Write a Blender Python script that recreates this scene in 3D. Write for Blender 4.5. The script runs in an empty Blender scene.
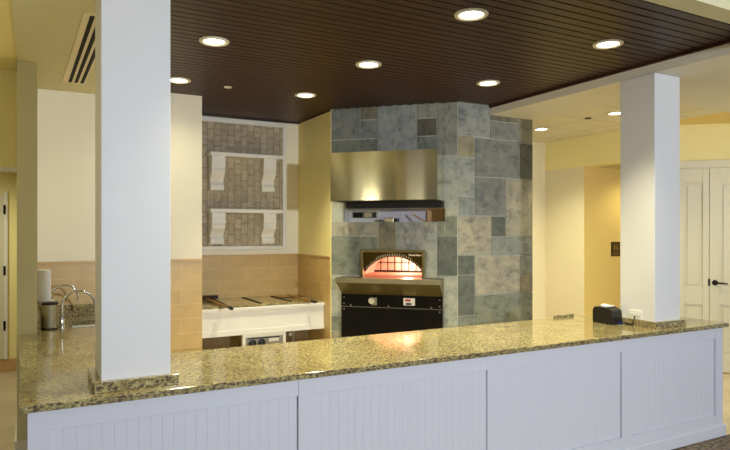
import bpy, bmesh, math, random
from mathutils import Vector, Matrix
random.seed(7)
R = math.radians
sc = bpy.context.scene
COL = sc.collection

# ------------------------------------------------------------------ camera
cam = bpy.data.cameras.new('camera'); cam_o = bpy.data.objects.new('camera', cam); COL.objects.link(cam_o)
cam_o.location = (0, 0, 1.65); cam_o.rotation_euler = (R(90), 0, R(-28.5))
cam.sensor_width = 36; cam.lens = 612/730*36; cam.shift_y = 7.5/730; cam.clip_start = .05; cam.clip_end = 100
sc.camera = cam_o

# ------------------------------------------------------------------ world, lights, exposure
w = bpy.data.worlds.new('world'); sc.world = w; w.use_nodes = True
w.node_tree.nodes['Background'].inputs[0].default_value = (.90, .94, 1, 1)
w.node_tree.nodes['Background'].inputs[1].default_value = .38
sc.view_settings.view_transform = 'Standard'; sc.view_settings.look = 'None'
sc.view_settings.gamma = 1; sc.view_settings.exposure = 0.0; sc.view_settings.use_curve_mapping = False

def area(name, loc, target, size, power, color):
    l = bpy.data.lights.new(name, 'AREA'); l.shape = 'DISK'; l.size = size; l.energy = power; l.color = color
    o = bpy.data.objects.new(name, l); COL.objects.link(o); o.location = loc
    o.rotation_euler = (Vector(target)-Vector(loc)).to_track_quat('-Z', 'Y').to_euler(); return o
def spot(name, loc, power, color, angle=130, blend=.6, size=.07):
    l = bpy.data.lights.new(name, 'SPOT'); l.energy = power; l.color = color; l.spot_size = R(angle); l.spot_blend = blend
    l.shadow_soft_size = size
    o = bpy.data.objects.new(name, l); COL.objects.link(o); o.location = loc; return o
def point(name, loc, power, color, size=.1):
    l = bpy.data.lights.new(name, 'POINT'); l.energy = power; l.color = color; l.shadow_soft_size = size
    o = bpy.data.objects.new(name, l); COL.objects.link(o); o.location = loc; return o
area('photo_lamp', (2.3, -3.7, 2.28), (2.4, 5, 1.5), .3, 278, (.86, .92, 1))
WARM = (1, .93, .62)
DARK_POS = [(1.1, 4.205), (2.315, 4.205), (2.33, 2.945), (3.535, 2.95), (3.53, 4.225), (2.30, 5.435), (1.11, 5.425), (1.1, 2.945)]
DOWN_W, TILE_W, ALC_W, HALL_W, FIRE_W = 156, 138, 28, 84, 6.5
DOWN_K = [.9, 1.25, 1.3, 1.35, 1.2, 1.3, .17, .9]
point('hall_fill', (-.95, 3.1, 1.95), 13, WARM, .15)  # added fill out of view, lifts the left wall end and soffit
point('corridor_fill', (7.0, 3.25, 1.75), 11, WARM, .15)  # added fill out of view, lifts the right room and its ceiling

# ------------------------------------------------------------------ materials
def lin(c):
    c /= 255.0
    return c/12.92 if c <= .04045 else ((c+.055)/1.055)**2.4
def rgb(r, g, b): return (lin(r), lin(g), lin(b), 1)
def mat(name, col, rough=.5, metal=0, spec=.5, bump=None, var=None, emit=None):
    m = bpy.data.materials.new(name); m.use_nodes = True; nt = m.node_tree; b = nt.nodes['Principled BSDF']
    b.inputs['Base Color'].default_value = col; b.inputs['Roughness'].default_value = rough
    b.inputs['Metallic'].default_value = metal; b.inputs['Specular IOR Level'].default_value = spec
    if emit: b.inputs['Emission Color'].default_value = emit[0]; b.inputs['Emission Strength'].default_value = emit[1]
    tc = nt.nodes.new('ShaderNodeTexCoord')
    n = nt.nodes.new('ShaderNodeTexNoise'); n.inputs['Scale'].default_value = (var[0] if var else 6); n.inputs['Detail'].default_value = 4
    nt.links.new(tc.outputs['Object'], n.inputs['Vector'])
    amt = var[1] if var else .04
    mx = nt.nodes.new('ShaderNodeMix'); mx.data_type = 'RGBA'
    mx.inputs[6].default_value = tuple(c*(1-amt) for c in col[:3])+(1,); mx.inputs[7].default_value = tuple(min(1, c*(1+amt)) for c in col[:3])+(1,)
    nt.links.new(n.outputs['Fac'], mx.inputs[0]); nt.links.new(mx.outputs[2], b.inputs['Base Color'])
    if bump:
        n2 = nt.nodes.new('ShaderNodeTexNoise'); n2.inputs['Scale'].default_value = bump[0]; n2.inputs['Detail'].default_value = 6
        nt.links.new(tc.outputs['Object'], n2.inputs['Vector'])
        bp = nt.nodes.new('ShaderNodeBump'); bp.inputs['Strength'].default_value = bump[1]; bp.inputs['Distance'].default_value = .01
        nt.links.new(n2.outputs['Fac'], bp.inputs['Height']); nt.links.new(bp.outputs['Normal'], b.inputs['Normal'])
    return m
def ramp(nt, stops):
    r = nt.nodes.new('ShaderNodeValToRGB'); e = r.color_ramp.elements
    while len(e) < len(stops): e.new(.5)
    for k, (p, c) in enumerate(stops): e[k].position = p; e[k].color = c
    return r
def granite_mat():
    m = bpy.data.materials.new('granite'); m.use_nodes = True; nt = m.node_tree; b = nt.nodes['Principled BSDF']
    tc = nt.nodes.new('ShaderNodeTexCoord'); L = nt.links.new
    mp = nt.nodes.new('ShaderNodeMapping'); mp.inputs['Rotation'].default_value = (0, 0, R(35)); mp.inputs['Scale'].default_value = (1, 2.0, 1.6)
    L(tc.outputs['Object'], mp.inputs['Vector'])
    n = nt.nodes.new('ShaderNodeTexNoise'); n.inputs['Scale'].default_value = 55; n.inputs['Detail'].default_value = 7; n.inputs['Roughness'].default_value = .72; n.inputs['Distortion'].default_value = .6
    L(mp.outputs['Vector'], n.inputs['Vector'])
    r = ramp(nt, [(.36, rgb(56, 44, 40)), (.45, rgb(110, 94, 78)), (.53, rgb(170, 158, 106)), (.63, rgb(204, 194, 136)), (.75, rgb(220, 214, 178))])
    L(n.outputs['Fac'], r.inputs[0])
    v = nt.nodes.new('ShaderNodeTexVoronoi'); v.inputs['Scale'].default_value = 85; L(mp.outputs['Vector'], v.inputs['Vector'])
    r2 = ramp(nt, [(.0, (.12, .09, .07, 1)), (.16, (.35, .30, .26, 1)), (.3, (1, 1, 1, 1))]); L(v.outputs['Distance'], r2.inputs[0])
    n3 = nt.nodes.new('ShaderNodeTexNoise'); n3.inputs['Scale'].default_value = 5; n3.inputs['Detail'].default_value = 3; L(tc.outputs['Object'], n3.inputs['Vector'])
    r3 = ramp(nt, [(.35, (.82, .78, .74, 1)), (.65, (1.0, 1.0, .98, 1))]); L(n3.outputs['Fac'], r3.inputs[0])
    m1 = nt.nodes.new('ShaderNodeMix'); m1.data_type = 'RGBA'; m1.blend_type = 'MULTIPLY'; m1.inputs[0].default_value = .75
    L(r.outputs[0], m1.inputs[6]); L(r2.outputs[0], m1.inputs[7])
    m2 = nt.nodes.new('ShaderNodeMix'); m2.data_type = 'RGBA'; m2.blend_type = 'MULTIPLY'; m2.inputs[0].default_value = 1
    L(m1.outputs[2], m2.inputs[6]); L(r3.outputs[0], m2.inputs[7]); L(m2.outputs[2], b.inputs['Base Color'])
    b.inputs['Roughness'].default_value = .09; b.inputs['IOR'].default_value = 1.7
    return m
def brick_mat(name, c1, c2, mortar, bw, rh, ms, rough, rot=0, bump=.3, offset=.5, noise=14, namt=.3):
    m = bpy.data.materials.new(name); m.use_nodes = True; nt = m.node_tree; b = nt.nodes['Principled BSDF']; L = nt.links.new
    tc = nt.nodes.new('ShaderNodeTexCoord'); mp = nt.nodes.new('ShaderNodeMapping'); mp.inputs['Rotation'].default_value = (0, 0, rot)
    L(tc.outputs['UV'], mp.inputs['Vector'])
    k = nt.nodes.new('ShaderNodeTexBrick'); k.inputs['Scale'].default_value = 1; k.inputs['Brick Width'].default_value = bw; k.inputs['Row Height'].default_value = rh
    k.inputs['Mortar Size'].default_value = ms; k.inputs['Mortar Smooth'].default_value = .3; k.inputs['Color1'].default_value = c1; k.inputs['Color2'].default_value = c2
    k.inputs['Mortar'].default_value = mortar; k.offset = offset; L(mp.outputs['Vector'], k.inputs['Vector'])
    n = nt.nodes.new('ShaderNodeTexNoise'); n.inputs['Scale'].default_value = noise; n.inputs['Detail'].default_value = 5; L(tc.outputs['Object'], n.inputs['Vector'])
    r = ramp(nt, [(.3, (1-namt, 1-namt, 1-namt, 1)), (.7, (1, 1, 1, 1))]); L(n.outputs['Fac'], r.inputs[0])
    mx = nt.nodes.new('ShaderNodeMix'); mx.data_type = 'RGBA'; mx.blend_type = 'MULTIPLY'; mx.inputs[0].default_value = 1
    L(k.outputs['Color'], mx.inputs[6]); L(r.outputs[0], mx.inputs[7]); L(mx.outputs[2], b.inputs['Base Color'])
    b.inputs['Roughness'].default_value = rough
    bp = nt.nodes.new('ShaderNodeBump'); bp.inputs['Strength'].default_value = bump; bp.inputs['Distance'].default_value = .004; bp.invert = True
    L(k.outputs['Fac'], bp.inputs['Height']); L(bp.outputs['Normal'], b.inputs['Normal'])
    return m
def slate_mat():
    m = bpy.data.materials.new('slate'); m.use_nodes = True; nt = m.node_tree; b = nt.nodes['Principled BSDF']; L = nt.links.new
    tc = nt.nodes.new('ShaderNodeTexCoord'); a = nt.nodes.new('ShaderNodeVertexColor'); a.layer_name = 'tile_tint'
    n = nt.nodes.new('ShaderNodeTexNoise'); n.inputs['Scale'].default_value = 8; n.inputs['Detail'].default_value = 9; n.inputs['Roughness'].default_value = .65; n.inputs['Distortion'].default_value = .3
    L(tc.outputs['Object'], n.inputs['Vector'])
    r = ramp(nt, [(.28, (.52, .56, .56, 1)), (.5, (1, 1, 1, 1)), (.68, (1.22, 1.17, 1.02, 1))]); L(n.outputs['Fac'], r.inputs[0])
    mx = nt.nodes.new('ShaderNodeMix'); mx.data_type = 'RGBA'; mx.blend_type = 'MULTIPLY'; mx.inputs[0].default_value = 1
    L(a.outputs['Color'], mx.inputs[6]); L(r.outputs[0], mx.inputs[7])
    mp = nt.nodes.new('ShaderNodeMapping'); mp.inputs['Rotation'].default_value = (.5, .7, .3); mp.inputs['Scale'].default_value = (1, 5, 2); L(tc.outputs['Object'], mp.inputs['Vector'])
    n2 = nt.nodes.new('ShaderNodeTexNoise'); n2.inputs['Scale'].default_value = 7; n2.inputs['Detail'].default_value = 6; L(mp.outputs['Vector'], n2.inputs['Vector'])
    r2 = ramp(nt, [(.3, (.50, .54, .52, 1)), (.44, (1, 1, 1, 1)), (.58, (1, 1, 1, 1)), (.70, (1.25, 1.2, 1.1, 1))]); L(n2.outputs['Fac'], r2.inputs[0])
    m2 = nt.nodes.new('ShaderNodeMix'); m2.data_type = 'RGBA'; m2.blend_type = 'MULTIPLY'; m2.inputs[0].default_value = .8
    L(mx.outputs[2], m2.inputs[6]); L(r2.outputs[0], m2.inputs[7]); L(m2.outputs[2], b.inputs['Base Color'])
    b.inputs['Roughness'].default_value = .5
    bp = nt.nodes.new('ShaderNodeBump'); bp.inputs['Strength'].default_value = .35; bp.inputs['Distance'].default_value = .02
    L(n2.outputs['Fac'], bp.inputs['Height']); L(bp.outputs['Normal'], b.inputs['Normal'])
    return m
def brushed(name, col, rough, aniso, rot=0):
    m = mat(name, col, rough, 1, bump=None, var=(30, .05)); nt = m.node_tree; b = nt.nodes['Principled BSDF']
    b.inputs['Anisotropic'].default_value = aniso; b.inputs['Anisotropic Rotation'].default_value = rot
    t = nt.nodes.new('ShaderNodeTangent'); t.direction_type = 'RADIAL'; t.axis = 'Z'
    nt.links.new(t.outputs[0], b.inputs['Tangent']); return m
def wood_mat(name, c1, c2, rough, axis_scale=(1.2, 40, 40)):
    m = bpy.data.materials.new(name); m.use_nodes = True; nt = m.node_tree; b = nt.nodes['Principled BSDF']; L = nt.links.new
    tc = nt.nodes.new('ShaderNodeTexCoord'); mp = nt.nodes.new('ShaderNodeMapping'); mp.inputs['Scale'].default_value = axis_scale; L(tc.outputs['Object'], mp.inputs['Vector'])
    n = nt.nodes.new('ShaderNodeTexNoise'); n.inputs['Scale'].default_value = 1.5; n.inputs['Detail'].default_value = 6; L(mp.outputs['Vector'], n.inputs['Vector'])
    r = ramp(nt, [(.3, c1), (.7, c2)]); L(n.outputs['Fac'], r.inputs[0]); L(r.outputs[0], b.inputs['Base Color']); b.inputs['Roughness'].default_value = rough; b.inputs['Specular IOR Level'].default_value = .25
    return m

M = {
 'cream': mat('cream_paint', rgb(243, 235, 212), .6, var=(2, .02), bump=(120, .05)),
 'yellow': mat('yellow_paint', rgb(250, 236, 168), .6, var=(2, .02), bump=(120, .05)),
 'pale_yellow': mat('pale_yellow_paint', rgb(238, 227, 192), .6, var=(2, .02), bump=(120, .05)),
 'gold': mat('gold_paint', rgb(236, 208, 130), .6, var=(2, .02), bump=(120, .05)),
 'white_paint': mat('white_paint', rgb(226, 226, 226), .5, var=(2, .015)),
 'soffit': mat('soffit_paint', rgb(214, 207, 168), .7, var=(2, .02)),
 'olive': mat('unlit_hall_paint', rgb(120, 110, 78), .6, var=(2, .02)),  # dark tone stands in for an unlit hall mirrored in the hood
 'beam': mat('beam_paint', rgb(224, 219, 204), .6, var=(2, .02)),
 'cab_white': mat('white_lacquer', rgb(216, 217, 224), .35, var=(2, .015)),
 'trim_white': mat('white_trim', rgb(232, 230, 222), .4, var=(2, .015)),
 'door_white': mat('door_paint', rgb(220, 212, 182), .4, var=(2, .015)),
 'granite': granite_mat(),
 'tile_tan': brick_mat('tan_wall_tile', rgb(210, 178, 116), rgb(203, 171, 109), rgb(222, 196, 142), .62, .138, .003, .35, bump=.25, noise=10, namt=.12),
 'cap_tan': mat('tan_tile_cap', rgb(202, 166, 106), .3, var=(8, .08)),
 'mosaic': brick_mat('tumbled_stone', rgb(202, 188, 160), rgb(182, 168, 142), rgb(156, 142, 118), .125, .078, .004, .7, rot=R(90), bump=.8, noise=24, namt=.28),
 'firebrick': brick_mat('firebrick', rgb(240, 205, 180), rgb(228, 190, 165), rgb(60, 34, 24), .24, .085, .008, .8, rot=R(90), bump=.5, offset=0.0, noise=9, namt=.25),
 'slate': slate_mat(),
 'grout': mat('pale_grout', rgb(186, 188, 176), .8, var=(40, .1)),
 'ceil_wood': wood_mat('dark_ceiling_wood', rgb(50, 29, 10), rgb(74, 46, 21), .42),
 'ceil_gap': mat('black_gap', rgb(14, 10, 8), .9),
 'dark_trim': mat('dark_wood_trim', rgb(56, 28, 18), .4, var=(20, .2)),
 'hood': brushed('brushed_stainless', rgb(226, 220, 196), .12, .95, .25),
 'steel': mat('stainless', rgb(190, 184, 160), .32, 1, var=(20, .05)),
 'bronze_steel': mat('warm_stainless', rgb(150, 136, 92), .36, 1, var=(20, .06)),
 'chrome': mat('chrome', rgb(215, 215, 212), .08, 1),
 'black': mat('black_enamel', rgb(9, 8, 9), .3, 0, .2, var=(10, .1)),
 'black_matte': mat('black_matte', rgb(20, 19, 19), .6, var=(10, .1)),
 'black_plastic': mat('black_plastic', rgb(24, 22, 20), .35, var=(10, .1)),
 'brass': mat('brass_plate', rgb(84, 68, 30), .4, 1, var=(12, .1)),
 'rod': mat('brass_rod', rgb(176, 134, 72), .4, .6, var=(12, .1)),
 'lens': mat('lamp_lens', rgb(255, 245, 220), .5, emit=((1, .93, .78, 1), 9)),
 'ring': mat('lamp_ring', rgb(228, 220, 196), .4),
 'fire': mat('flame', rgb(255, 200, 130), .5, emit=((1, .55, .22, 1), 7), var=(20, .1)),
 'ceil_tile': brick_mat('ceiling_tile', rgb(236, 228, 204), rgb(232, 224, 200), rgb(206, 196, 164), .61, .61, .012, .8, bump=.2, offset=0.0, noise=60, namt=.08),
 'carpet': wood_mat('patterned_carpet', rgb(44, 36, 32), rgb(136, 124, 110), .95, (22, 22, 22)),
 'floor_tile': brick_mat('beige_floor_tile', rgb(218, 200, 166), rgb(210, 192, 158), rgb(184, 166, 134), .46, .46, .005, .3, bump=.2, offset=0.0, noise=4, namt=.15),
 'plastic_white': mat('white_plastic', rgb(236, 234, 226), .35),
 'paper': mat('white_paper', rgb(240, 238, 230), .8),
 'bronze': mat('dark_bronze', rgb(44, 30, 22), .35, .8),
 'sign': mat('dark_sign', rgb(62, 44, 18), .4),
 'sign_tan': mat('sign_raised', rgb(150, 124, 76), .5),
 'blue': mat('blue_plastic', rgb(26, 34, 100), .4),
 'red': mat('red_print', rgb(190, 40, 50), .5),
 'red_dark': mat('dark_print', rgb(40, 40, 44), .5),
 'panel_grey': mat('grey_panel', rgb(150, 148, 138), .4, .5, var=(20, .1)),
 'knob_white': mat('ivory_knob', rgb(226, 222, 200), .3),
 'lilac': mat('galvanised_sheet', rgb(222, 216, 224), .5, 0, var=(5, .08)),
 'orange_light': mat('lit_slot_panel', rgb(226, 182, 124), .6, var=(8, .12)),  # warm light in the slot put into the colour
 'wood_brown': mat('brown_board', rgb(128, 104, 62), .6, var=(8, .2)),
 'wood_pale': mat('pale_wood', rgb(214, 176, 126), .6, var=(8, .1)),
 'rubber': mat('black_hose', rgb(16, 15, 15), .5),
 'vent_dark': mat('vent_shadow', rgb(30, 24, 16), .9),
 'vent_cream': mat('vent_frame', rgb(230, 218, 182), .5),
 'gold_glow': mat('gilt_glow', rgb(245, 224, 170), .4, emit=((1, .85, .55, 1), .5)),  # faint glow put into the lettering and arch marks
}

# ------------------------------------------------------------------ mesh builder
class MB:
    def __init__(s): s.bm = bmesh.new(); s.tint = s.bm.loops.layers.float_color.new('tile_tint'); s.mi = 0
    def _faces(s, vs, fl, col=None):
        bv = [s.bm.verts.new(v) for v in vs]
        for f in fl:
            try: fc = s.bm.faces.new([bv[i] for i in f])
            except ValueError: continue
            fc.material_index = s.mi
            if col:
                for l in fc.loops: l[s.tint] = col
        return s
    def box(s, x0, x1, y0, y1, z0, z1, mtx=None, col=None):
        vs = [Vector(p) for p in ((x0,y0,z0),(x1,y0,z0),(x1,y1,z0),(x0,y1,z0),(x0,y0,z1),(x1,y0,z1),(x1,y1,z1),(x0,y1,z1))]
        if mtx: vs = [mtx @ v for v in vs]
        return s._faces(vs, [(0,3,2,1),(4,5,6,7),(0,1,5,4),(1,2,6,5),(2,3,7,6),(3,0,4,7)], col)
    def prism(s, poly, a0, a1, axis='z', mtx=None):
        n = len(poly)
        def P(p, a):
            v = {'z': (p[0], p[1], a), 'y': (p[0], a, p[1]), 'x': (a, p[0], p[1])}[axis]
            return mtx @ Vector(v) if mtx else Vector(v)
        vs = [P(p, a0) for p in poly] + [P(p, a1) for p in poly]
        fl = [tuple(range(n))[::-1], tuple(range(n, 2*n))] + [(i, (i+1) % n, n+(i+1) % n, n+i) for i in range(n)]
        return s._faces(vs, fl)
    def tube(s, pts, r, seg=10):
        pts = [Vector(p) for p in pts]; rs = r if isinstance(r, (list, tuple)) else [r]*len(pts); vs = []; fl = []
        prev = None
        for i, p in enumerate(pts):
            t = (pts[min(i+1, len(pts)-1)]-pts[max(i-1, 0)]).normalized()
            if prev is None:
                a = Vector((0, 0, 1)) if abs(t.z) < .9 else Vector((1, 0, 0)); u = t.cross(a).normalized()
            else: u = (prev - t*prev.dot(t)).normalized()
            prev = u; v = t.cross(u)
            for k in range(seg):
                an = 2*math.pi*k/seg; vs.append(p + (u*math.cos(an)+v*math.sin(an))*rs[i])
        for i in range(len(pts)-1):
            for k in range(seg): a = i*seg+k; b = i*seg+(k+1) % seg; fl.append((a, b, b+seg, a+seg))
        fl.append(tuple(range(seg))[::-1]); n = (len(pts)-1)*seg; fl.append(tuple(range(n, n+seg)))
        return s._faces(vs, fl)
    def lathe(s, prof, c=(0, 0, 0), seg=24, mtx=None):
        vs = []; fl = []; n = len(prof)
        for k in range(seg):
            a = 2*math.pi*k/seg
            for r, z in prof:
                v = Vector((r*math.cos(a), r*math.sin(a), z))
                if mtx: v = mtx @ v
                vs.append(v+Vector(c))
        for k in range(seg):
            k2 = (k+1) % seg
            for i in range(n-1): fl.append((k*n+i, k2*n+i, k2*n+i+1, k*n+i+1))
        return s._faces(vs, fl)
    def quad(s, a, b, c, d): return s._faces([Vector(p) for p in (a, b, c, d)], [(0, 1, 2, 3)])
    def build(s, name, mats, parent=None, bevel=0, smooth=False, local=False, kind=None):
        bm = s.bm
        bmesh.ops.remove_doubles(bm, verts=bm.verts, dist=1e-6)
        bmesh.ops.recalc_face_normals(bm, faces=bm.faces)
        uv = bm.loops.layers.uv.new('UVMap'); bm.normal_update()
        for f in bm.faces:
            n = f.normal
            if abs(n.z) > .7:
                for l in f.loops: l[uv].uv = (l.vert.co.x, l.vert.co.y)
            else:
                t = Vector((-n.y, n.x, 0)).normalized()
                for l in f.loops: l[uv].uv = (l.vert.co.dot(t), l.vert.co.z)
        if parent is not None and not local:
            mw = Matrix.LocRotScale(parent.location, parent.rotation_euler, None)
            if parent.parent: mw = Matrix.LocRotScale(parent.parent.location, parent.parent.rotation_euler, None) @ mw
            bm.transform(mw.inverted())
        me = bpy.data.meshes.new(name); bm.to_mesh(me); bm.free()
        for m in (mats if isinstance(mats, (list, tuple)) else [mats]): me.materials.append(m)
        if smooth:
            for p in me.polygons: p.use_smooth = True
        o = bpy.data.objects.new(name, me); COL.objects.link(o)
        if parent is not None: o.parent = parent
        if bevel:
            b = o.modifiers.new('bevel', 'BEVEL'); b.width = bevel; b.segments = 2; b.limit_method = 'ANGLE'; b.harden_normals = False
        if smooth and bevel == 0:
            try:
                es = o.modifiers.new('edge', 'EDGE_SPLIT'); es.split_angle = R(40)
            except Exception: pass
        if kind: o['kind'] = kind
        return o
def thing(name, label, cat, loc=(0, 0, 0), rz=0, group=None):
    o = bpy.data.objects.new(name, None); COL.objects.link(o); o.location = loc; o.rotation_euler = (0, 0, rz)
    o.empty_display_size = .1; o['label'] = label; o['category'] = cat
    if group: o['group'] = group
    return o
def tag(o, label, cat, group=None):
    o['label'] = label; o['category'] = cat
    if group: o['group'] = group
    return o
def struct(name, mb, m, bevel=0, label=None): return mb.build(name, m, bevel=bevel, kind='structure')
def copy_thing(root, loc, label):
    r = root.copy(); COL.objects.link(r); r.location = loc; r['label'] = label
    for ch in list(root.children):
        c = ch.copy(); COL.objects.link(c); c.parent = r
        for g in list(ch.children):
            d = g.copy(); COL.objects.link(d); d.parent = c
    return r

# ================================================================== STRUCTURE
ZC = 2.97        # slatted ceiling
ZS = 2.885       # painted soffit
ZT = 2.93        # tile ceiling
# floors
struct('floor', MB().box(-3, 10, 2.97, 11, -.1, 0), M['floor_tile'])
struct('floor_carpet', MB().box(-3, 10, -5, 2.97, -.1, .004), M['carpet'])
# painted walls
struct('wall_left', MB().box(.03, 1.44, 5.96, 6.10, 1.395, 3.1), M['cream'])
struct('wall_left_tiled', MB().box(.03, 1.44, 5.954, 6.10, 0, 1.385), M['tile_tan'])
struct('trim_1', MB().box(.03, 1.444, 5.943, 6.10, 1.375, 1.397), M['cap_tan'], bevel=.004)
struct('wall_pilaster', MB().box(-.1, .03, 5.05, 8.43, 0, 3.1), M['soffit'])
b = MB().box(-.115, .045, 5.035, 5.05, 0, .155).box(-.115, -.1, 5.05, 8.43, 0, .155)
struct('baseboard_left', b, M['trim_white'], bevel=.003)
struct('wall_niche_side', MB().box(1.36, 1.44, 6.10, 6.88, 0, 3.1), M['cream'])
struct('wall_niche_back', MB().box(1.36, 2.9, 6.88, 7.0, 0, 3.1), M['cream'])
struct('wall_niche_right', MB().box(2.817, 2.9, 5.96, 6.88, 0, 3.1), M['yellow'])  # yellower than the niche back, this side's shade put into the paint
b = MB().box(1.44, 2.817, 6.872, 6.88, 0, 1.38).box(2.809, 2.817, 5.965, 6.872, 0, 1.38)
struct('wall_niche_tiled', b, M['tile_tan'])
b = MB().box(1.44, 2.817, 6.864, 6.88, 1.375, 1.395).box(2.801, 2.817, 5.962, 6.864, 1.375, 1.395)
struct('trim_2', b, M['cap_tan'], bevel=.003)
# left hall
struct('wall_hall_end', MB().box(-2.0, -.1, 8.43, 8.55, 0, 3.1), M['yellow'])
struct('baseboard_hall', MB().box(-2.0, -.115, 8.40, 8.43, 0, .15), M['cap_tan'], bevel=.003)
struct('wall_hall_header', MB().box(-2.0, -.1, 5.45, 5.60, 2.15, 3.1), M['yellow'])
struct('trim_3', MB().box(-2.0, -.1, 5.43, 5.62, 2.13, 2.15), M['trim_white'])
struct('wall_hall_added', MB().box(-2.1, -2.0, 0.5, 8.55, 0, 3.1), M['olive'])  # unseen wall added to block world light and darken the hood reflection
# right room
struct('wall_right_back', MB().box(4.797, 6.45, 6.47, 6.6, 0, 3.1), M['pale_yellow'])
struct('wall_right_pier', MB().box(6.45, 9.0, 5.77, 6.6, 0, 2.53), M['pale_yellow'])
struct('wall_right_header', MB().box(6.45, 6.6, 4.95, 6.6, 2.53, 3.1), M['yellow'])  # yellower paint stands in for shade and warm bounce here
struct('wall_alcove_side', MB().box(6.452, 9.0, 5.766, 5.77, 0, 2.53), M['gold'])
struct('wall_alcove_end', MB().box(8.3, 8.42, 4.0, 5.77, 0, 3.1), M['gold'])
struct('ceiling_alcove', MB().box(6.6, 8.3, 4.95, 5.77, 2.53, 2.6), M['soffit'])
# diagonal door wall: local x runs along (1,-1)/sqrt2, local y = (1,1)/sqrt2
DM = Matrix.LocRotScale((6.45, 4.95, 0), Matrix.Rotation(R(-45), 3, 'Z').to_quaternion(), None)
# local x of door leaves: c=(x-y)/sqrt2, offset c0 = 1.5/sqrt2
c0 = 1.5/math.sqrt(2)
D0, D1, D2, DZ = 1.50-c0, 1.841-c0, 2.78-c0, 2.41
b = MB().box(.30, D0-.09, 0, .12, 0, 2.53, DM).box(0, D0-.09, 0, .12, 2.53, 3.1, DM).box(D2+.09, 4.0, 0, .12, 0, 3.1, DM).box(D0-.09, D2+.09, 0, .12, DZ+.09, 3.1, DM)
struct('wall_right_diagonal', b, M['yellow'])
b = MB().box(D0-.09, D0, -.02, .1, 0, DZ, DM).box(D2, D2+.09, -.02, .1, 0, DZ, DM).box(D0-.09, D2+.09, -.02, .1, DZ, DZ+.09, DM)
struct('trim_4', b, M['door_white'], bevel=.004)
struct('baseboard_right', MB().box(.30, D0-.09, -.015, 0, 0, .12, DM), M['door_white'])
# ceilings
struct('ceiling', MB().box(-2.5, 10, 1.9, 10, 3.1, 3.2), M['soffit'])  # unseen roof slab added above the ceilings to keep world light out
pl = MB(); y = 2.155
while y < 6.88:
    y1 = min(y+.068, 6.88); yb = y+.08
    x0 = .587 if yb < 6.0 else 1.44
    x1 = 4.2 if yb < 4.995 else (8.777-yb+.02 if yb < 5.96 else 2.817)
    pl.box(x0, x1, y, y1, ZC, ZC+.02); y += .08
struct('ceiling_slats', pl, M['ceil_wood'])
struct('ceiling_slat_backing', MB().box(.587, 4.2, 2.155, 6.88, ZC+.035, ZC+.05), M['ceil_gap'])
s = Vector((1, -1, 0)).normalized()
b = MB().box(4.18, 4.2, 2.155, 4.99, ZC-.022, ZC+.03)
struct('trim_5', b, M['dark_trim'])
b = MB().box(1.44, 2.817, 6.862, 6.88, ZC-.014, ZC).box(2.80, 2.817, 5.96, 6.862, ZC-.014, ZC)
struct('trim_6', b, M['dark_trim'])
# soffits and beams around the slatted ceiling
struct('ceiling_soffit_left', MB().box(-.1, .587, 2.155, 5.96, ZS, 3.1), M['soffit'])
struct('ceiling_soffit_front', MB().box(-2.0, 4.2, 2.02, 2.155, ZS, 3.1), M['soffit'])
struct('ceiling_soffit_right', MB().prism([(4.2, 2.02), (8.5, 2.02), (8.5, 2.6), (7.4, 3.70), (4.88, 3.72), (4.84, 4.995), (4.2, 4.995)], ZS-.008, 3.1), M['beam'])
struct('ceiling_tiles', MB().prism([(4.84, 3.5), (6.45, 3.5), (6.45, 6.47), (4.84, 6.47)], ZT, ZT+.02), M['ceil_tile'])
struct('ceiling_corner', MB().prism([(6.45, 3.5), (8.2, 3.2), (6.45, 4.95)], ZT, ZT+.02), M['gold'])
struct('ceiling_hall', MB().box(-2.0, -.1, 2.155, 5.45, ZS+.015, 3.1), M['yellow'])
struct('ceiling_front', MB().box(-2.0, 8.5, .6, 2.02, 2.94, 3.1), M['white_paint'])

# ------------------------------------------------------------------ slate oven enclosure
OV = (3.2996, 5.4774, 0); ORZ = R(-45)
OM = Matrix.LocRotScale(OV, Matrix.Rotation(ORZ, 3, 'Z').to_quaternion(), None)
SX, OX0, OX1 = .6825, -.545, .55
def C(r_, g_, b_):
    m_ = (r_+g_+b_)/3; k_ = .42
    return rgb(m_+(r_-m_)*k_-1, m_+(g_-m_)*k_-1, m_+(b_-m_)*k_-6)
BG, GG, PG, OL, BR, BE, MU, DK, PB = C(134,142,142), C(126,138,122), C(168,178,166), C(140,130,96), C(118,102,82), C(172,162,138), C(158,156,140), C(96,108,104), C(156,162,164)
front = [(-.68,2.64,-.354,3.0,BG),(-.354,2.84,-.156,3.0,OL),(-.354,2.64,-.156,2.84,BG),(-.68,2.40,-.156,2.64,GG),(-.156,2.40,.261,3.0,PB),(.261,2.825,.469,3.0,MU),
 (.261,2.64,.469,2.825,BR),(.261,2.40,.469,2.64,GG),(.469,2.43,.68,3.0,MU),(.469,1.9,.68,2.43,PG),(.55,1.817,.68,1.9,PG),(.469+.08,1.615,.68,1.817,GG),(.469,1.615,.549,1.76,GG),(.469,1.207,.68,1.615,DK),(.469,.51,.68,1.207,PG),(.469,0,.68,.51,GG),
 (-.545,1.9,-.156,2.40,GG),(-.156,1.9,.469,2.40,BG),(-.68,1.762,-.545,2.40,PG),(-.68,1.613,-.4,1.762,BE),(-.4,1.613,-.156,1.762,MU),(-.68,1.195,-.354,1.613,GG),(-.354,1.46,-.156,1.613,GG),(-.156,1.46,.039,1.762,OL),(.039,1.46,.469,1.762,PB),(.345,1.18,.469,1.46,PG),
 (-.68,.755,-.545,1.195,PG),(-.68,.594,-.545,.755,GG),(-.68,.44,-.545,.594,BE),(-.68,0,-.545,.44,BG)]
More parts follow.
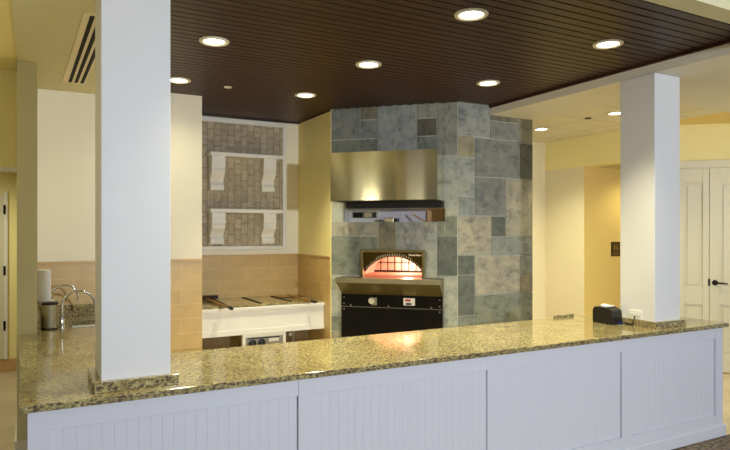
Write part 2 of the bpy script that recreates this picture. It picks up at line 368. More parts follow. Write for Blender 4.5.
right = [(3.783,2.64,4.2,2.97,PB),(4.0+.2,2.82,4.583,2.90,OL),(4.2,2.63,4.583,2.82,BG),(4.583,2.61,4.797,2.9,MU),(3.783,2.42,4.0,2.64,C(190,168,112)),(4.0,2.225,4.611,2.63,BG),(4.611,2.225,4.797,2.61,DK),
 (3.783,2.017,4.0,2.42,PG),(4.0,1.822,4.408,2.225,BG),(4.408,1.607,4.797,2.225,BE),(3.783,1.82,4.0,2.017,C(140,156,154)),(3.783,1.418,4.218,1.82,C(174,160,138)),(4.218,1.607,4.408,1.822,DK),(4.218,1.41,4.797,1.607,BG),
 (3.783,1.215,4.0,1.418,DK),(4.0,1.0,4.611,1.41,C(166,156,136)),(4.611,1.206,4.797,1.41,BG),(4.611,1.0,4.797,1.206,C(140,126,108)),(3.783,.80,4.0,1.215,DK),(4.0,.64,4.797,1.0,GG),(3.783,.4,4.0,.80,GG),(4.0,.3,4.4,.64,BG),(4.4,0,4.797,.64,BE),(3.783,0,4.4,.3,DK)]
b = MB(); g = .0055
b.mi = 0
# backing in pieces around the oven mouth and the slot
for (x0, x1, z0, z1) in ((-SX, SX, 0, 1.18), (-SX, -.345, 1.18, 1.467), (.345, SX, 1.18, 1.467), (-SX, SX, 1.467, 1.76), (-SX, OX0, 1.76, 1.9), (OX1, SX, 1.76, 1.9), (-SX, SX, 1.9, 3.1)):
    b.box(x0, x1, .008, .07, z0, z1, OM)
b.box(3.79, 4.789, 5.003, 5.06, 0, 3.1).box(4.73, 4.789, 5.06, 6.47, 0, 3.1)
b.mi = 1
def vary(c):
    k = 1+random.uniform(-.07, .07); return (c[0]*k, c[1]*k, c[2]*k, 1)
for (x0, z0, x1, z1, c) in front: b.box(x0+g, x1-g, 0, .012, z0+g, z1-g, OM, vary(c))
for (x0, z0, x1, z1, c) in right: b.box(x0+g, x1-g, 4.995, 5.007, z0+g, z1-g, None, vary(c))
z = 0; k = 0
while z < 2.9:
    h = random.choice((.3, .4, .5)); yy = 5.0
    while yy < 6.47:
        wd = random.choice((.3, .45, .6)); b.box(4.785, 4.797, yy+g, min(yy+wd, 6.47)-g, z+g, min(z+h, 2.92)-g, None, vary(random.choice((BG, GG, BE, DK, MU)))); yy += wd
    z += h
struct('wall_slate', b, [M['grout'], M['slate']])
# recess above the oven (slot)
b = MB().box(OX0-.02, OX1+.02, .30, .32, 1.66, 1.99, OM)
struct('wall_recess_back', b, M['lilac'])
b = MB().box(OX0-.03, OX0, .07, .32, 1.66, 1.99, OM).box(OX1, OX1+.03, .07, .32, 1.66, 1.99, OM)
struct('wall_recess_side', b, M['trim_white'])
struct('floor_recess', MB().box(OX0-.03, OX1+.03, .07, .32, 1.72, 1.75, OM), M['lilac'])
struct('ceiling_recess', MB().box(OX0-.03, OX1+.03, .07, .32, 1.97, 1.99, OM), M['lilac'])

# ================================================================== COUNTER
GZ, GT = .917, .032
t = thing('bar_counter', 'long white panelled bar counter base under the granite top', 'counter', (2.45, 3.35, 0))
fy = 2.985
b = MB().box(-.02, 4.93, fy+.02, 3.70, .0, GZ-GT-.001).box(-.02, .56, 3.70, 5.03, 0, GZ-GT-.001).box(.04, .56, 5.03, 5.94, 0, .69)
b.build('carcass', M['cab_white'], t)
px = [(.062, 1.224), (1.31, 2.489), (2.581, 3.723), (3.819, 4.835)]; PZ0, PZ1 = .174, .792
b = MB()
for x0, x1 in ((-.02, .062), (1.224, 1.31), (2.489, 2.581), (3.723, 3.819), (4.835, 4.934)): b.box(x0, x1, fy, fy+.022, 0, GZ-GT)
for x0, x1 in px: b.box(x0, x1, fy, fy+.022, 0, PZ0).box(x0, x1, fy, fy+.022, PZ1, GZ-GT)
b.box(4.91, 4.934, fy+.022, 3.70, 0, GZ-GT)
b.build('frame', M['cab_white'], t, bevel=.002)
for x0, x1 in px:
    n = int(round((x1-x0)/.052)); wd = (x1-x0)/n; poly = [(x0, fy+.03)]
    prof = []
    for k in range(n):
        a = x0+k*wd; prof += [(a, fy+.0165), (a+.003, fy+.0145), (a+wd-.003, fy+.0145), (a+wd, fy+.0165)]
    pts = [(x0, fy+.03)]+prof+[(x1, fy+.03)]
    MB().prism(pts, PZ0-.01, PZ1+.01).build('beadboard_panel', M['cab_white'], t)
b = MB().prism([(fy, 0), (fy-.016, 0), (fy-.016, .085), (fy-.008, .098), (fy, .098)], -.02, 4.95, 'x').box(4.934, 4.95, fy, 3.70, 0, .095)
b.build('base_moulding', M['cab_white'], t)

t = thing('granite_countertop', 'polished speckled olive granite top on the white panelled bar', 'countertop', (2.45, 3.4, GZ-GT))
sx0, sx1, sy0, sy1 = .27, .56, 5.22, 5.56
b = MB().prism([(-.05, 2.95), (4.96, 2.95), (4.96, 3.84), (-.06, 3.84)], GZ-GT, GZ)
b.prism([(-.06, 3.8405), (.62, 3.8405), (.62, 5.03), (-.095, 5.03)], GZ-GT, GZ)
b.build('slab', M['granite'], t, bevel=.003)
MB().box(3.92, 4.15, 3.822, 3.838, GZ, GZ+.022).build('raised_curb', M['granite'], t, bevel=.002)
t = thing('sink_countertop', 'granite counter section around the sink along the left wall', 'countertop', (.32, 5.5, GZ-GT))
b = MB().box(.0315, .62, 5.0305, sy0, GZ-GT, GZ).box(.0315, sx0, sy0, sy1, GZ-GT, GZ).box(sx1, .62, sy0, sy1, GZ-GT, GZ).box(.0315, .62, sy1, 5.953, GZ-GT, GZ)
b.build('slab', M['granite'], t, bevel=.003)
tag(MB().box(.052, .62, 5.93, 5.952, GZ+.0005, GZ+.1).build('granite_backsplash', M['granite'], bevel=.002), 'low granite backsplash behind the faucets under the tan tiles', 'backsplash')
tag(MB().box(.0315, .05, 5.08, 5.952, GZ+.0005, GZ+.1).build('granite_backsplash', M['granite'], bevel=.002), 'granite side splash on the left end wall beside the steel canister', 'backsplash')

t = thing('kitchen_sink', 'stainless undermount sink set into granite by the left wall', 'sink', (.4, 5.4, .7))
b = MB().box(sx0-.01, sx1+.01, sy0-.01, sy1+.01, .70, .71).box(sx0-.01, sx0, sy0-.01, sy1+.01, .71, GZ-GT).box(sx1, sx1+.01, sy0-.01, sy1+.01, .71, GZ-GT)
b.box(sx0, sx1, sy0-.01, sy0, .71, GZ-GT).box(sx0, sx1, sy1, sy1+.01, .71, GZ-GT)
b.build('basin', M['steel'], t)
MB().box(sx0, sx1+.03, sy1+.005, sy1+.04, GZ, GZ+.006).build('rim', M['chrome'], t, bevel=.002)

def arc(base, top_h, reach, drop, ang=0, n=14):
    r = reach/2; x, y, z = base; pts = [(x, y, z), (x, y, z+top_h-r)]
    for k in range(1, n+1):
        a = math.pi*(1-k/n); d = r+r*math.cos(a); pts.append((x+d*math.cos(ang), y+d*math.sin(ang), z+top_h-r+r*math.sin(a)))
    p = pts[-1]; pts.append((p[0], p[1], p[2]-drop)); return pts
t = thing('faucet', 'tall chrome gooseneck faucet, the nearer one in front of the sink', 'faucet', (.20, 5.30, GZ))
MB().tube(arc((.20, 5.30, GZ), .275, .235, .03), .0095, 12).build('spout', M['chrome'], t, smooth=True)
MB().lathe([(0, 0), (.026, 0), (.026, .008), (.019, .014), (.017, .09), (.011, .10), (0, .10)], (.20, 5.30, GZ), 16).build('base', M['chrome'], t, smooth=True)
MB().tube([(.20, 5.30, GZ+.07), (.235, 5.27, GZ+.085), (.262, 5.25, GZ+.105)], [.007, .006, .005]).build('lever', M['chrome'], t, smooth=True)
t = thing('faucet', 'slimmer chrome gooseneck faucet curving behind the steel canister', 'faucet', (.13, 5.62, GZ))
MB().tube(arc((.13, 5.62, GZ), .30, .20, .035), .0075, 12).build('spout', M['chrome'], t, smooth=True)
MB().lathe([(0, 0), (.022, 0), (.022, .008), (.014, .014), (.013, .06), (.009, .065), (0, .065)], (.13, 5.62, GZ), 16).build('base', M['chrome'], t, smooth=True)
t = thing('canister', 'brushed steel round canister with dark lid beside the faucets', 'canister', (.115, 5.235, GZ))
MB().lathe([(0, .012), (.058, .012), (.058, .185), (0, .185)], (.115, 5.235, GZ), 28).build('body', M['steel'], t, smooth=True)
MB().lathe([(0, .185), (.06, .185), (.06, .200), (.05, .206), (0, .206)], (.115, 5.235, GZ), 28).build('lid', M['black_plastic'], t, smooth=True)
MB().lathe([(0, 0), (.06, 0), (.06, .012), (0, .012)], (.115, 5.235, GZ), 28).build('foot_ring', M['black_plastic'], t, smooth=True)
t = thing('towel_dispenser', 'narrow white box mounted on the wall above the steel canister', 'dispenser', (.03, 5.45, 1.09))
MB().box(.03, .125, 5.36, 5.58, 1.11, 1.355).build('housing', M['plastic_white'], t, bevel=.008)
MB().box(.03, .155, 5.40, 5.56, 1.085, 1.11).build('tray', M['plastic_white'], t, bevel=.004)

# ================================================================== COLUMNS
def column(x0, label, y0=3.055, w_=.31, d_=.31):
    t = thing('column', label, 'column', (x0+w_/2, y0+d_/2, GZ))
    MB().box(x0, x0+w_, y0, y0+d_, GZ+.0005, ZS-.009).build('shaft', M['white_paint'], t, bevel=.003)
    e, th = .032, .05; x1, y1 = x0+w_, y0+d_
    b = MB().box(x0-e, x1+e, y0-e, y0, GZ+.0005, GZ+th).box(x0-e, x1+e, y1, y1+e, GZ+.0005, GZ+th).box(x0-e, x0, y0, y1, GZ+.0005, GZ+th).box(x1, x1+e, y0, y1, GZ+.0005, GZ+th)
    b.build('base_curb', M['granite'], t, bevel=.002)
column(.277, 'square white column near the left end of the granite counter')
column(4.185, 'square white column at the right end of the granite counter', 3.06, .305, .312)
t = thing('wall_outlet', 'white outlet plate low on the right column above the granite', 'outlet', (4.185, 3.225, 1.0))
MB().box(4.179, 4.185, 3.168, 3.282, .967, 1.037).build('plate', M['plastic_white'], t, bevel=.002)
for yy in (3.20, 3.25): MB().box(4.1765, 4.1795, yy-.018, yy+.018, .988, 1.016).build('socket', M['trim_white'], t, bevel=.004)

# receipt printer
t = thing('receipt_printer', 'small black printer with a white paper slip beside the right column', 'printer', (4.09, 3.41, GZ))
b = MB().prism([(3.32, GZ+.001), (3.52, GZ+.001), (3.52, GZ+.10), (3.505, GZ+.128), (3.46, GZ+.135), (3.36, GZ+.130), (3.325, GZ+.11), (3.32, GZ+.06)], 4.03, 4.148, 'x')
b.build('housing', M['black_plastic'], t, bevel=.008)
MB().box(4.04, 4.14, 3.375, 3.38, GZ+.128, GZ+.137).build('paper_slot', M['black_matte'], t)
b = MB().quad((4.055, 3.39, GZ+.132), (4.12, 3.39, GZ+.132), (4.12, 3.46, GZ+.150), (4.055, 3.46, GZ+.150)); b.box(4.055, 4.14, 3.39, 3.46, GZ+.132, GZ+.142)
b.build('paper_slip', M['paper'], t)
MB().box(4.09, 4.146, 3.314, 3.322, GZ+.006, GZ+.022).build('blue_connector', M['blue'], t)
tag(MB().tube([(4.16, 3.315, GZ+.012), (4.155, 3.29, GZ+.008), (4.15, 3.25, GZ+.006), (4.148, 3.22, GZ+.02), (4.17, 3.225, GZ+.075)], .005, 8).build('power_cable', M['rubber'], smooth=True), 'short black cable from the printer to the column outlet', 'cable')

# ================================================================== NICHE
t = thing('mosaic_panel', 'framed panel of tan tumbled stone on the niche wall', 'wall panel', (2.13, 6.87, 1.46))
MB().box(1.65, 2.608, 6.862, 6.8715, 1.495, 2.895).build('stone_field', M['mosaic'], t)
b = MB().box(1.605, 1.65, 6.845, 6.8715, 1.455, 2.945).box(2.608, 2.652, 6.845, 6.8715, 1.455, 2.945).box(1.65, 2.608, 6.845, 6.8715, 1.455, 1.495).box(1.65, 2.608, 6.845, 6.8715, 2.895, 2.945)
b.build('moulding_frame', M['trim_white'], t, bevel=.006)
def corbel(x, ztop, h, parent):
    # side profile in (y, z): block on top, S-curve, scroll foot
    yb = 6.862; d = .165
    p = [(yb, ztop), (yb-d, ztop), (yb-d, ztop-.115), (yb-d+.012, ztop-.125)]
    for k in range(11):
        u = k/10; p.append((yb-d+.018+.055*u - .022*math.sin(u*math.pi*2)*1.0, ztop-.125-(h-.19)*u))
    p += [(yb-.102, ztop-h+.062), (yb-.106, ztop-h+.03), (yb-.10, ztop-h), (yb, ztop-h)]
    MB().prism(p, x, x+.15, 'x').build('corbel', M['trim_white'], parent, bevel=.003)
for zt, h, lb in ((2.538, .375, 'upper white shelf on scrolled corbels across the stone panel'), (1.912, .35, 'lower white shelf on scrolled corbels across the stone panel')):
    t = thing('wall_shelf', lb, 'shelf', (2.12, 6.86, zt-.042), group='white shelves on the stone panel')
    MB().box(1.705, 2.545, 6.675, 6.8615, zt-.042, zt).build('board', M['trim_white'], t, bevel=.005)
    corbel(1.728, zt-.042, h, t); corbel(2.322, zt-.042, h, t)

# cooking station in the niche
t = thing('niche_counter', 'white fronted granite counter built into the tiled niche', 'counter', (2.12, 6.45, 0))
MB().box(1.441, 2.80, 6.12, 6.862, .882, .905).build('granite_top', M['granite'], t, bevel=.003)
b = MB().box(1.441, 2.805, 6.11, 6.14, .60, .882).box(1.441, 2.805, 6.085, 6.11, .858, .884).box(1.441, 2.805, 6.10, 6.11, .832, .858).box(1.441, 2.805, 6.098, 6.11, .60, .655)
b.build('apron', M['trim_white'], t, bevel=.003)
b = MB().box(1.89, 1.922, 6.11, 6.15, 0, .60).box(2.33, 2.362, 6.11, 6.15, 0, .60).box(1.922, 2.33, 6.11, 6.15, .565, .60)
b.build('post_frame', M['trim_white'], t, bevel=.003)
MB().box(1.441, 2.80, 6.5, 6.52, 0, .86).build('back_board', M['wood_brown'], t)
for x0, ln in ((2.10, .62), (2.44, .62)):
    MB().box(x0, x0+.022, 6.18, 6.18+ln, .905, .913).build('steel_divider', M['black_matte'], t)
t = thing('control_panel', 'grey control panel with round knobs under the niche counter', 'control panel', (2.13, 6.13, .40))
MB().box(1.923, 2.329, 6.13, 6.16, .40, .564).build('face', M['panel_grey'], t)
RX = Matrix.Rotation(R(90), 4, 'X')
for x in (2.0, 2.10): 
    MB().lathe([(.0, 0), (.042, 0), (.042, .006), (.033, .008), (.033, .026), (.028, .03), (0, .03)], (x, 6.13, .50), 18, RX).build('knob', M['black_plastic'], t, smooth=True)
MB().box(2.18, 2.29, 6.127, 6.13, .505, .54).build('label_plate', M['plastic_white'], t)
MB().box(1.95, 2.30, 6.126, 6.13, .545, .556).build('vent_slot', M['black_matte'], t)
hz = [(1.47, 6.3, .52), (1.5, 6.28, .46), (1.56, 6.25, .40), (1.66, 6.24, .375), (1.78, 6.25, .385), (1.88, 6.28, .42), (1.93, 6.32, .47)]
tag(MB().tube(hz, .011, 10).build('hose', M['rubber'], smooth=True), 'black hose looping in the dark opening below the niche counter', 'hose')
t = thing('gas_valve', 'small grey pipe and valve under the niche counter at right', 'pipe', (2.5, 6.4, 0))
b = MB().tube([(2.45, 6.4, 0), (2.45, 6.4, .62)], .013).tube([(2.56, 6.4, .35), (2.56, 6.4, .62)], .011).tube([(2.45, 6.4, .52), (2.56, 6.4, .52)], .012)
b.build('pipe_run', M['panel_grey'], t, smooth=True)
MB().lathe([(0, 0), (.02, 0), (.02, .03), (0, .03)], (2.51, 6.385, .52), 12, RX).build('valve_handle', M['steel'], t, smooth=True)

def peel(x, y0, y1, label, blade):
    z = .918
    t = thing('pizza_peel', label, 'pizza peel', (x, (y0+y1)/2, z))
    MB().tube([(x, y1, z+.006), (x, (y0+y1)/2, z+.006), (x, y0+.10, z+.006)], .0115, 12).build('handle', M['rod'], t, smooth=True)
    MB().tube([(x, y0+.11, z+.006), (x, y0+.02, z+.006), (x, y0, z+.006)], [.018, .018, .013], 12).build('grip', M['black_plastic'], t, smooth=True)
    if blade == 'round':
        pr = [(x+.17*math.cos(a*math.pi/12), y1-.02+.085*math.sin(a*math.pi/12)) for a in range(24)]
        MB().prism(pr, z-.003, z+.001).build('blade', M['rod'], t)
    else:
        MB().box(x-.09, x+.14, y1-.02, y1+.05, z-.004, z+.035).build('head', M['bronze'], t, bevel=.004)
        MB().tube([(x+.07, y1, z+.004), (x+.05, (y0+y1)/2, z+.004), (x+.012, y0+.12, z+.004)], .007, 10).build('handle_shadow', M['bronze'], t, smooth=True)  # dark rod standing in for the handle's shadow
peel(1.67, 5.72, 6.76, 'brass rod tool with black grip at left of the niche counter', 'bar')
peel(2.60, 5.86, 6.66, 'round-headed peel with black grip at right of the niche counter', 'round')

# ================================================================== OVEN + HOOD
t = thing('range_hood', 'brushed stainless hood mounted on slate above the pizza oven', 'range hood', OV, ORZ)
def OB(x0, x1, y0, y1, z0, z1, b=None): return (b or MB()).box(x0, x1, y0, y1, z0, z1)
b = MB().box(-.535, .545, -.42, -.418, 1.967, 2.448).box(-.535, -.533, -.418, -.002, 1.967, 2.448).box(.543, .545, -.418, -.002, 1.967, 2.448).box(-.533, .543, -.418, -.002, 2.446, 2.448)
b.build('shell', M['hood'], t, local=True)
b = MB().box(-.533, .543, -.418, -.12, 1.966, 1.972).box(-.47, .543, -.12, -.002, 1.902, 1.972)
b.build('filter_box', M['black_matte'], t, local=True)
for x in (-.528, .538):
    for zz in (1.99, 2.42): MB().lathe([(0, 0), (.005, 0), (.003, .003), (0, .003)], (x, -.42, zz), 8, RX).build('rivet', M['chrome'], t, local=True)

t = thing('pizza_oven', 'stainless and black pizza oven with glowing arched mouth in slate', 'oven', OV, ORZ)
b = MB().prism([(-.545, 1.0), (.535, 1.0), (.535, 0), (-.545, 0)], -.05, -.002, 'y'); b.build('lower_cabinet', M['black'], t, local=True)
b = MB().box(-.545, .535, -.0535, -.05, .866, .871); b.build('panel_seam', M['panel_grey'], t, local=True)
for sx, sz in ((-.515, .965), (-.515, .90), (-.515, .842), (.505, .965), (.505, .90), (.505, .842), (-.44, .885), (-.03, .885), (.42, .885)):
    MB().lathe([(0, 0), (.008, 0), (.006, .004), (0, .005)], (sx, -.05, sz), 10, RX).build('screw', M['steel'], t, local=True, smooth=True)
# ledge: flat lip and sloping apron
lp = [(-.25, 1.183), (-.25, 1.138), (-.052, 1.0), (-.002, 1.0), (-.002, 1.183)]
b = MB()
vs = []
for sgn in (-1, 1):
    for (y, z) in lp:
        w_ = .54; vs.append(Vector((sgn*w_, y, z)))
n = 5; b._faces(vs, [tuple(range(n)), tuple(range(n, 2*n))[::-1]]+[(i, (i+1) % n, n+(i+1) % n, n+i) for i in range(n)])
b.build('ledge', M['bronze_steel'], t, local=True, bevel=.003)
b = MB().box(-.544, .544, -.256, -.2505, 1.136, 1.185); b.build('ledge_lip', M['steel'], t, local=True, bevel=.002)
# mouth frame
X, Z0, Z1 = .343, 1.184, 1.468
b = MB().box(-X, -X+.026, -.02, .08, Z0, Z1).box(X-.026, X, -.02, .08, Z0, Z1).box(-X+.026, X-.026, -.02, .08, Z1-.026, Z1)
b.build('mouth_frame', M['bronze_steel'], t, local=True, bevel=.002)
# arch plate
ix = X-.027; Rr = .387; cz = 1.395-Rr
def az(x): return cz+math.sqrt(max(0, Rr*Rr-x*x))
b = MB(); N = 28
for k in range(N):
    xa, xb = -ix+2*ix*k/N, -ix+2*ix*(k+1)/N; za, zb = az(xa), az(xb); zt = Z1-.027
    b._faces([Vector(p) for p in ((xa, .05, za), (xb, .05, zb), (xb, .05, zt), (xa, .05, zt), (xa, .075, za), (xb, .075, zb), (xb, .075, zt), (xa, .075, zt))], [(0, 1, 2, 3), (4, 7, 6, 5), (0, 4, 5, 1), (3, 2, 6, 7)])
b.build('arch_plate', M['brass'], t, local=True)
b = MB(); K = 30
for k in range(K):
    a = R(142-104*k/(K-1)); ca, sa = math.cos(a), math.sin(a)
    for r0 in (.400, ) + ((.416,) if 6 < k < 23 else ()):
        x, z = r0*ca, cz+r0*sa
        if abs(x) < ix-.01 and z < Z1-.032: b.box(x-.0025, x+.0025, .046, .05, z-.004, z+.004)
b.build('arch_dashes', M['gold_glow'], t, local=True)  # small glowing marks along the arch
# interior
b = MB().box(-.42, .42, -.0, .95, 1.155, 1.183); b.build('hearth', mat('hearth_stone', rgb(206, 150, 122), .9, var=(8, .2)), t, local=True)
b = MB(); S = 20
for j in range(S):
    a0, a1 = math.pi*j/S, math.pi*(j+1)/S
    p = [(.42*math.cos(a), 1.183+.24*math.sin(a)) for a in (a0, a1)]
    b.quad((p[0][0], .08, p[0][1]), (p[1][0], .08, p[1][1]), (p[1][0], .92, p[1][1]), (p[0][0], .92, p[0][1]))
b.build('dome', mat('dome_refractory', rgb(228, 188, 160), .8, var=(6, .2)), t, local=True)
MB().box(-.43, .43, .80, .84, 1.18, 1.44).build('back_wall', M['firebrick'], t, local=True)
MB().box(-.43, .43, .785, .80, 1.183, 1.196).box(-.43, .43, .785, .80, 1.292, 1.300).build('brick_rail', M['black_matte'], t, local=True)
o = point('oven_fire', OM @ Vector((.03, .62, 1.282)), FIRE_W, (1, .72, .60), .045)
# knob and label on black cabinet
MB().box(-.215, -.155, -.0535, -.05, .892, .972).build('knob_plate', M['steel'], t, local=True)
MB().lathe([(0, 0), (.024, 0), (.032, .012), (.034, .03), (.028, .05), (.02, .054), (0, .054)], (-.205, -.05, .94), 20, RX).build('gas_knob', M['knob_white'], t, local=True, smooth=True)
lbp = MB().box(.13, .25, -.0535, -.05, .90, .975).build('rating_label', M['plastic_white'], t, local=True)
MB().box(.148, .205, -.0545, -.0535, .942, .963).build('red_stripe', M['red'], lbp, local=True)
MB().box(.155, .212, -.0545, -.0535, .905, .926).build('dark_stripe', M['red_dark'], lbp, local=True)
# lettering on the arch plate
cu = bpy.data.curves.new('lettering', 'FONT'); cu.body = 'Wood Stone'; cu.size = .027; cu.extrude = .0008; cu.align_x = 'RIGHT'; cu.offset = .0007
to = bpy.data.objects.new('lettering_src', cu); COL.objects.link(to)
dg = bpy.context.evaluated_depsgraph_get(); me = bpy.data.meshes.new_from_object(to.evaluated_get(dg)); bpy.data.objects.remove(to)
me.transform(Matrix.Translation((ix-.012, .048, Z1-.062)) @ Matrix.Rotation(R(90), 4, 'X')); me.materials.clear(); me.materials.append(M['gold_glow'])
o = bpy.data.objects.new('lettering', me); COL.objects.link(o); o.parent = t
# things inside the slot
t = thing('oven_controller', 'grey and black control box inside the slot above the oven', 'control box', OM @ Vector((-.33, .51, 1.75)), ORZ)
MB().box(OX0+.001+.33, .12, .30-.55, .33-.55, .001, .215).build('mounting_sheet', M['plastic_white'], t, local=True)
MB().box(-.18, .10, .27-.55, .30-.55, .06, .125).build('casing', M['panel_grey'], t, local=True, bevel=.004)
MB().box(-.17, -.06, .262-.55, .27-.55, .066, .119).build('dark_screen', M['black'], t, local=True)
MB().box(.05, .09, .262-.55, .27-.55, .066, .119).build('switch', M['black_plastic'], t, local=True)
MB().box(-.04, .04, .264-.55, .27-.55, .072, .113).build('display', M['steel'], t, local=True)
t = thing('lit_slot_panel', 'orange panel standing in for warm light at right inside the oven slot', 'board', OM @ Vector((.4, .46, 1.75)), ORZ)  # panel added where the slot looks warmly lit
MB().box(-.08, .15, -.20, -.17, .0, .2).build('sheet', M['orange_light'], t, local=True)
p0, p1 = OM @ Vector((.12, .12, 1.885)), OM @ Vector((.36, .05, 1.765))
tag(MB().tube([(.19, .15, 1.842), (.26, .12, 1.80), (.33, .09, 1.765)], [.009, .009, .006]).build('wooden_stick', M['wood_pale'], smooth=True), 'pale wooden stick leaning in the slot above the oven', 'stick')
bpy.data.objects['wooden_stick'].location = OV; bpy.data.objects['wooden_stick'].rotation_euler = (0, 0, ORZ)
t = thing('oven_part', 'small dark block lying in the slot above the oven', 'block', OM @ Vector((-.03, .08, 1.75)), ORZ)
MB().box(-.07, .03, -.03, .05, .008, .055).build('housing', M['steel'], t, local=True, bevel=.006)
MB().box(.03, .075, -.03, .05, .008, .05).build('cap', M['black_plastic'], t, local=True, bevel=.006)

# ================================================================== CEILING FITTINGS
t0 = thing('recessed_light', '', 'ceiling light', (0, 0, 0), group='recessed lights in the dark slatted ceiling')
MB().lathe([(.072, .012), (.072, -.004), (.078, -.010), (.098, -.010), (.103, -.004), (.103, .0), (.098, .004)], (0, 0, 0), 32).build('trim_ring', M['ring'], t0, smooth=True)
MB().lathe([(0, -.006), (.05, -.005), (.074, .0)], (0, 0, 0), 32).build('lens', M['lens'], t0, smooth=True)
LB = ['recessed light beside the left column, second row of the dark ceiling', 'recessed light at the centre of the dark slatted ceiling', 'recessed light at the top edge, centre front of the dark ceiling',
      'recessed light at the right front of the dark slatted ceiling', 'recessed light above the right slate face near the beam', 'recessed light in front of the niche and its right wall',
      'recessed light close to the cream wall left of the niche', 'leftmost recessed light in the front row of the dark ceiling']
for k, (x, y) in enumerate(DARK_POS):
    if k == 0: t0.location = (x, y, ZC); t0['label'] = LB[0]
    else: copy_thing(t0, (x, y, ZC), LB[k])
    spot('downlight', (x, y, ZC-.03), DOWN_W*DOWN_K[k], WARM, 92 if k != 6 else 150, 1.0)
for (x, y, lb) in ((5.525, 5.61, 'recessed light in pale tile ceiling beside the slate wall end'), (5.49, 4.478, 'recessed light in pale tile ceiling beside the right column')):
    r = copy_thing(t0, (x, y, ZT), lb); r['group'] = 'recessed lights in the pale tile ceiling'
    spot('downlight', (x, y, ZT-.03), TILE_W, WARM, 120, .9)
spot('alcove_downlight', (7.3, 5.25, 2.49), ALC_W, (1, .88, .50), 160, .8)
r = copy_thing(t0, (7.3, 5.25, 2.53), 'recessed light in the alcove ceiling by the restroom sign')
del r['group']
spot('hall_unseen_spot', (-.8, 6.9, 2.8), HALL_W, (1, .95, .74), 150, .6)  # unseen spot put in to light the left hall
spot('hall_unseen_spot', (-1.45, 2.83, 2.82), 26, (1, .95, .8), 44, .5)  # added spot, brightens the strip that the hood mirrors
t = thing('sprinkler_head', 'small round sprinkler cover in the dark slatted ceiling', 'sprinkler', (1.557, 5.472, ZC))
MB().lathe([(0, -.008), (.03, -.008), (.036, -.003), (.036, 0), (0, 0)], (1.557, 5.472, ZC), 20).build('cover_plate', M['ring'], t, smooth=True)
t = thing('sprinkler_head', 'tiny dark sprinkler in the pale tile ceiling', 'sprinkler', (5.455, 4.823, ZT))
MB().lathe([(0, -.01), (.03, -.01), (.04, 0), (0, 0)], (5.455, 4.823, ZT), 16).build('cover_plate', M['bronze'], t, smooth=True)
t = thing('linear_vent', 'cream linear air vent with three dark slots in left soffit', 'vent', (.30, 4.6, ZS))
MB().prism([(.25, 3.74), (.42, 3.74), (.38, 5.58), (.21, 5.58)], ZS-.006, ZS).build('frame', M['vent_cream'], t, bevel=.002)
for x in (.258, .302, .346): MB().prism([(x+.028, 3.79), (x+.053, 3.79), (x+.022, 5.54), (x-.003, 5.54)], ZS-.0075, ZS-.004).build('slot', M['vent_dark'], t)

# ================================================================== RIGHT ROOM FITTINGS
t = thing('restroom_sign', 'dark brown restroom sign with two raised figures on yellow wall', 'sign', (7.055, 5.77, 1.42))
MB().box(6.968, 7.150, 5.762, 5.769, 1.322, 1.522).build('plaque', M['sign'], t, bevel=.003)
for x, sk in ((7.035, 0), (7.085, 1)):
    b = MB().lathe([(0, 0), (.009, 0), (.009, .002), (0, .002)], (x, 5.762, 1.482), 12, RX)
    if sk: b.prism([(x-.006, 1.468), (x+.006, 1.468), (x+.018, 1.425), (x-.018, 1.425)], 5.760, 5.762, 'y')
    else: b.box(x-.012, x+.012, 5.760, 5.762, 1.43, 1.468)
    b.box(x-.009, x-.002, 5.760, 5.762, 1.40, 1.43).box(x+.002, x+.009, 5.760, 5.762, 1.40, 1.43)
    b.build('figure', M['sign_tan'], t)
b = MB().box(7.0, 7.115, 5.760, 5.762, 1.365, 1.372).box(7.02, 7.095, 5.760, 5.762, 1.345, 1.350)
b.build('text_line', M['sign_tan'], t)

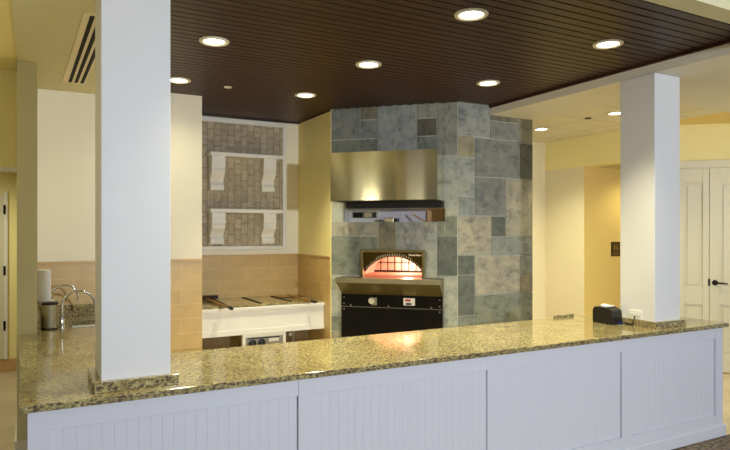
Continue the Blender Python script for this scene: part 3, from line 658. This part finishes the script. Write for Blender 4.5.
def leaf(name, x0, x1, panels, stile):
    d = bpy.data.objects.new(name, None); COL.objects.link(d); d.location = (6.45, 4.95, 0); d.rotation_euler = (0, 0, R(-45)); d['kind'] = 'structure'
    b = MB().box(x0, x1, .018, .045, .012, DZ)
    a, c = x0+stile, x1-stile
    b.box(x0, a, .0, .018, .012, DZ).box(c, x1, .0, .018, .012, DZ)
    zs = [.012]+[z for p in panels for z in p]+[DZ]
    for k in range(0, len(zs), 2): b.box(a, c, 0, .018, zs[k], zs[k+1])
    for z0, z1 in panels: b.box(a+.035, c-.035, .008, .018, z0+.035, z1-.035)
    b.build('door_leaf', M['door_white'], d, bevel=.003, local=True)
    return d
pn = [(.22, .80), (1.0, DZ-.17)]
d1 = leaf('door_1', D0+.003, D1-.002, pn, .07)
d2 = leaf('door_2', D1+.002, D2-.003, pn, .11)
hx, hzz = D1+.06, 1.06
for zz in (.3, 1.46, 2.2): MB().box(D0-.008, D0+.012, -.012, .004, zz-.05, zz+.05).build('hinge', M['bronze'], d1, local=True)
h = MB().lathe([(0, 0), (.033, 0), (.03, .010), (.014, .014), (.012, .045), (0, .045)], (hx, 0, hzz), 20, RX).build('door_handle', M['bronze'], d2, local=True, smooth=True)
MB().tube([(hx, -.045, hzz), (hx+.05, -.05, hzz), (hx+.12, -.045, hzz-.008)], [.012, .010, .008]).build('lever', M['bronze'], h, local=True, smooth=True)
MB().box(D1-.014, D1+.008, -.006, .001, hzz-.035, hzz+.045).build('strike_plate', M['bronze'], d2, local=True)
struct('hood_streak_strip', MB().box(-1.999, -1.93, 2.70, 2.95, 0, 2.9), M['trim_white'], bevel=.004)  # strip added out of view to give the hood a bright streak
# hall door
d3 = bpy.data.objects.new('door_3', None); COL.objects.link(d3); d3.location = (-.35, 8.40, .15); d3['kind'] = 'structure'
b = MB().box(-1.35, -.30, 8.385, 8.428, .155, 2.1); b.build('door_leaf', M['door_white'], d3, bevel=.003)
b = MB().box(-.30, -.262, 8.38, 8.428, .155, 2.14); b.build('door_casing', M['trim_white'], d3)
for zz in (.55, 1.2, 1.92): MB().box(-.305, -.28, 8.370, 8.384, zz-.055, zz+.055).build('hinge', M['bronze'], d3)
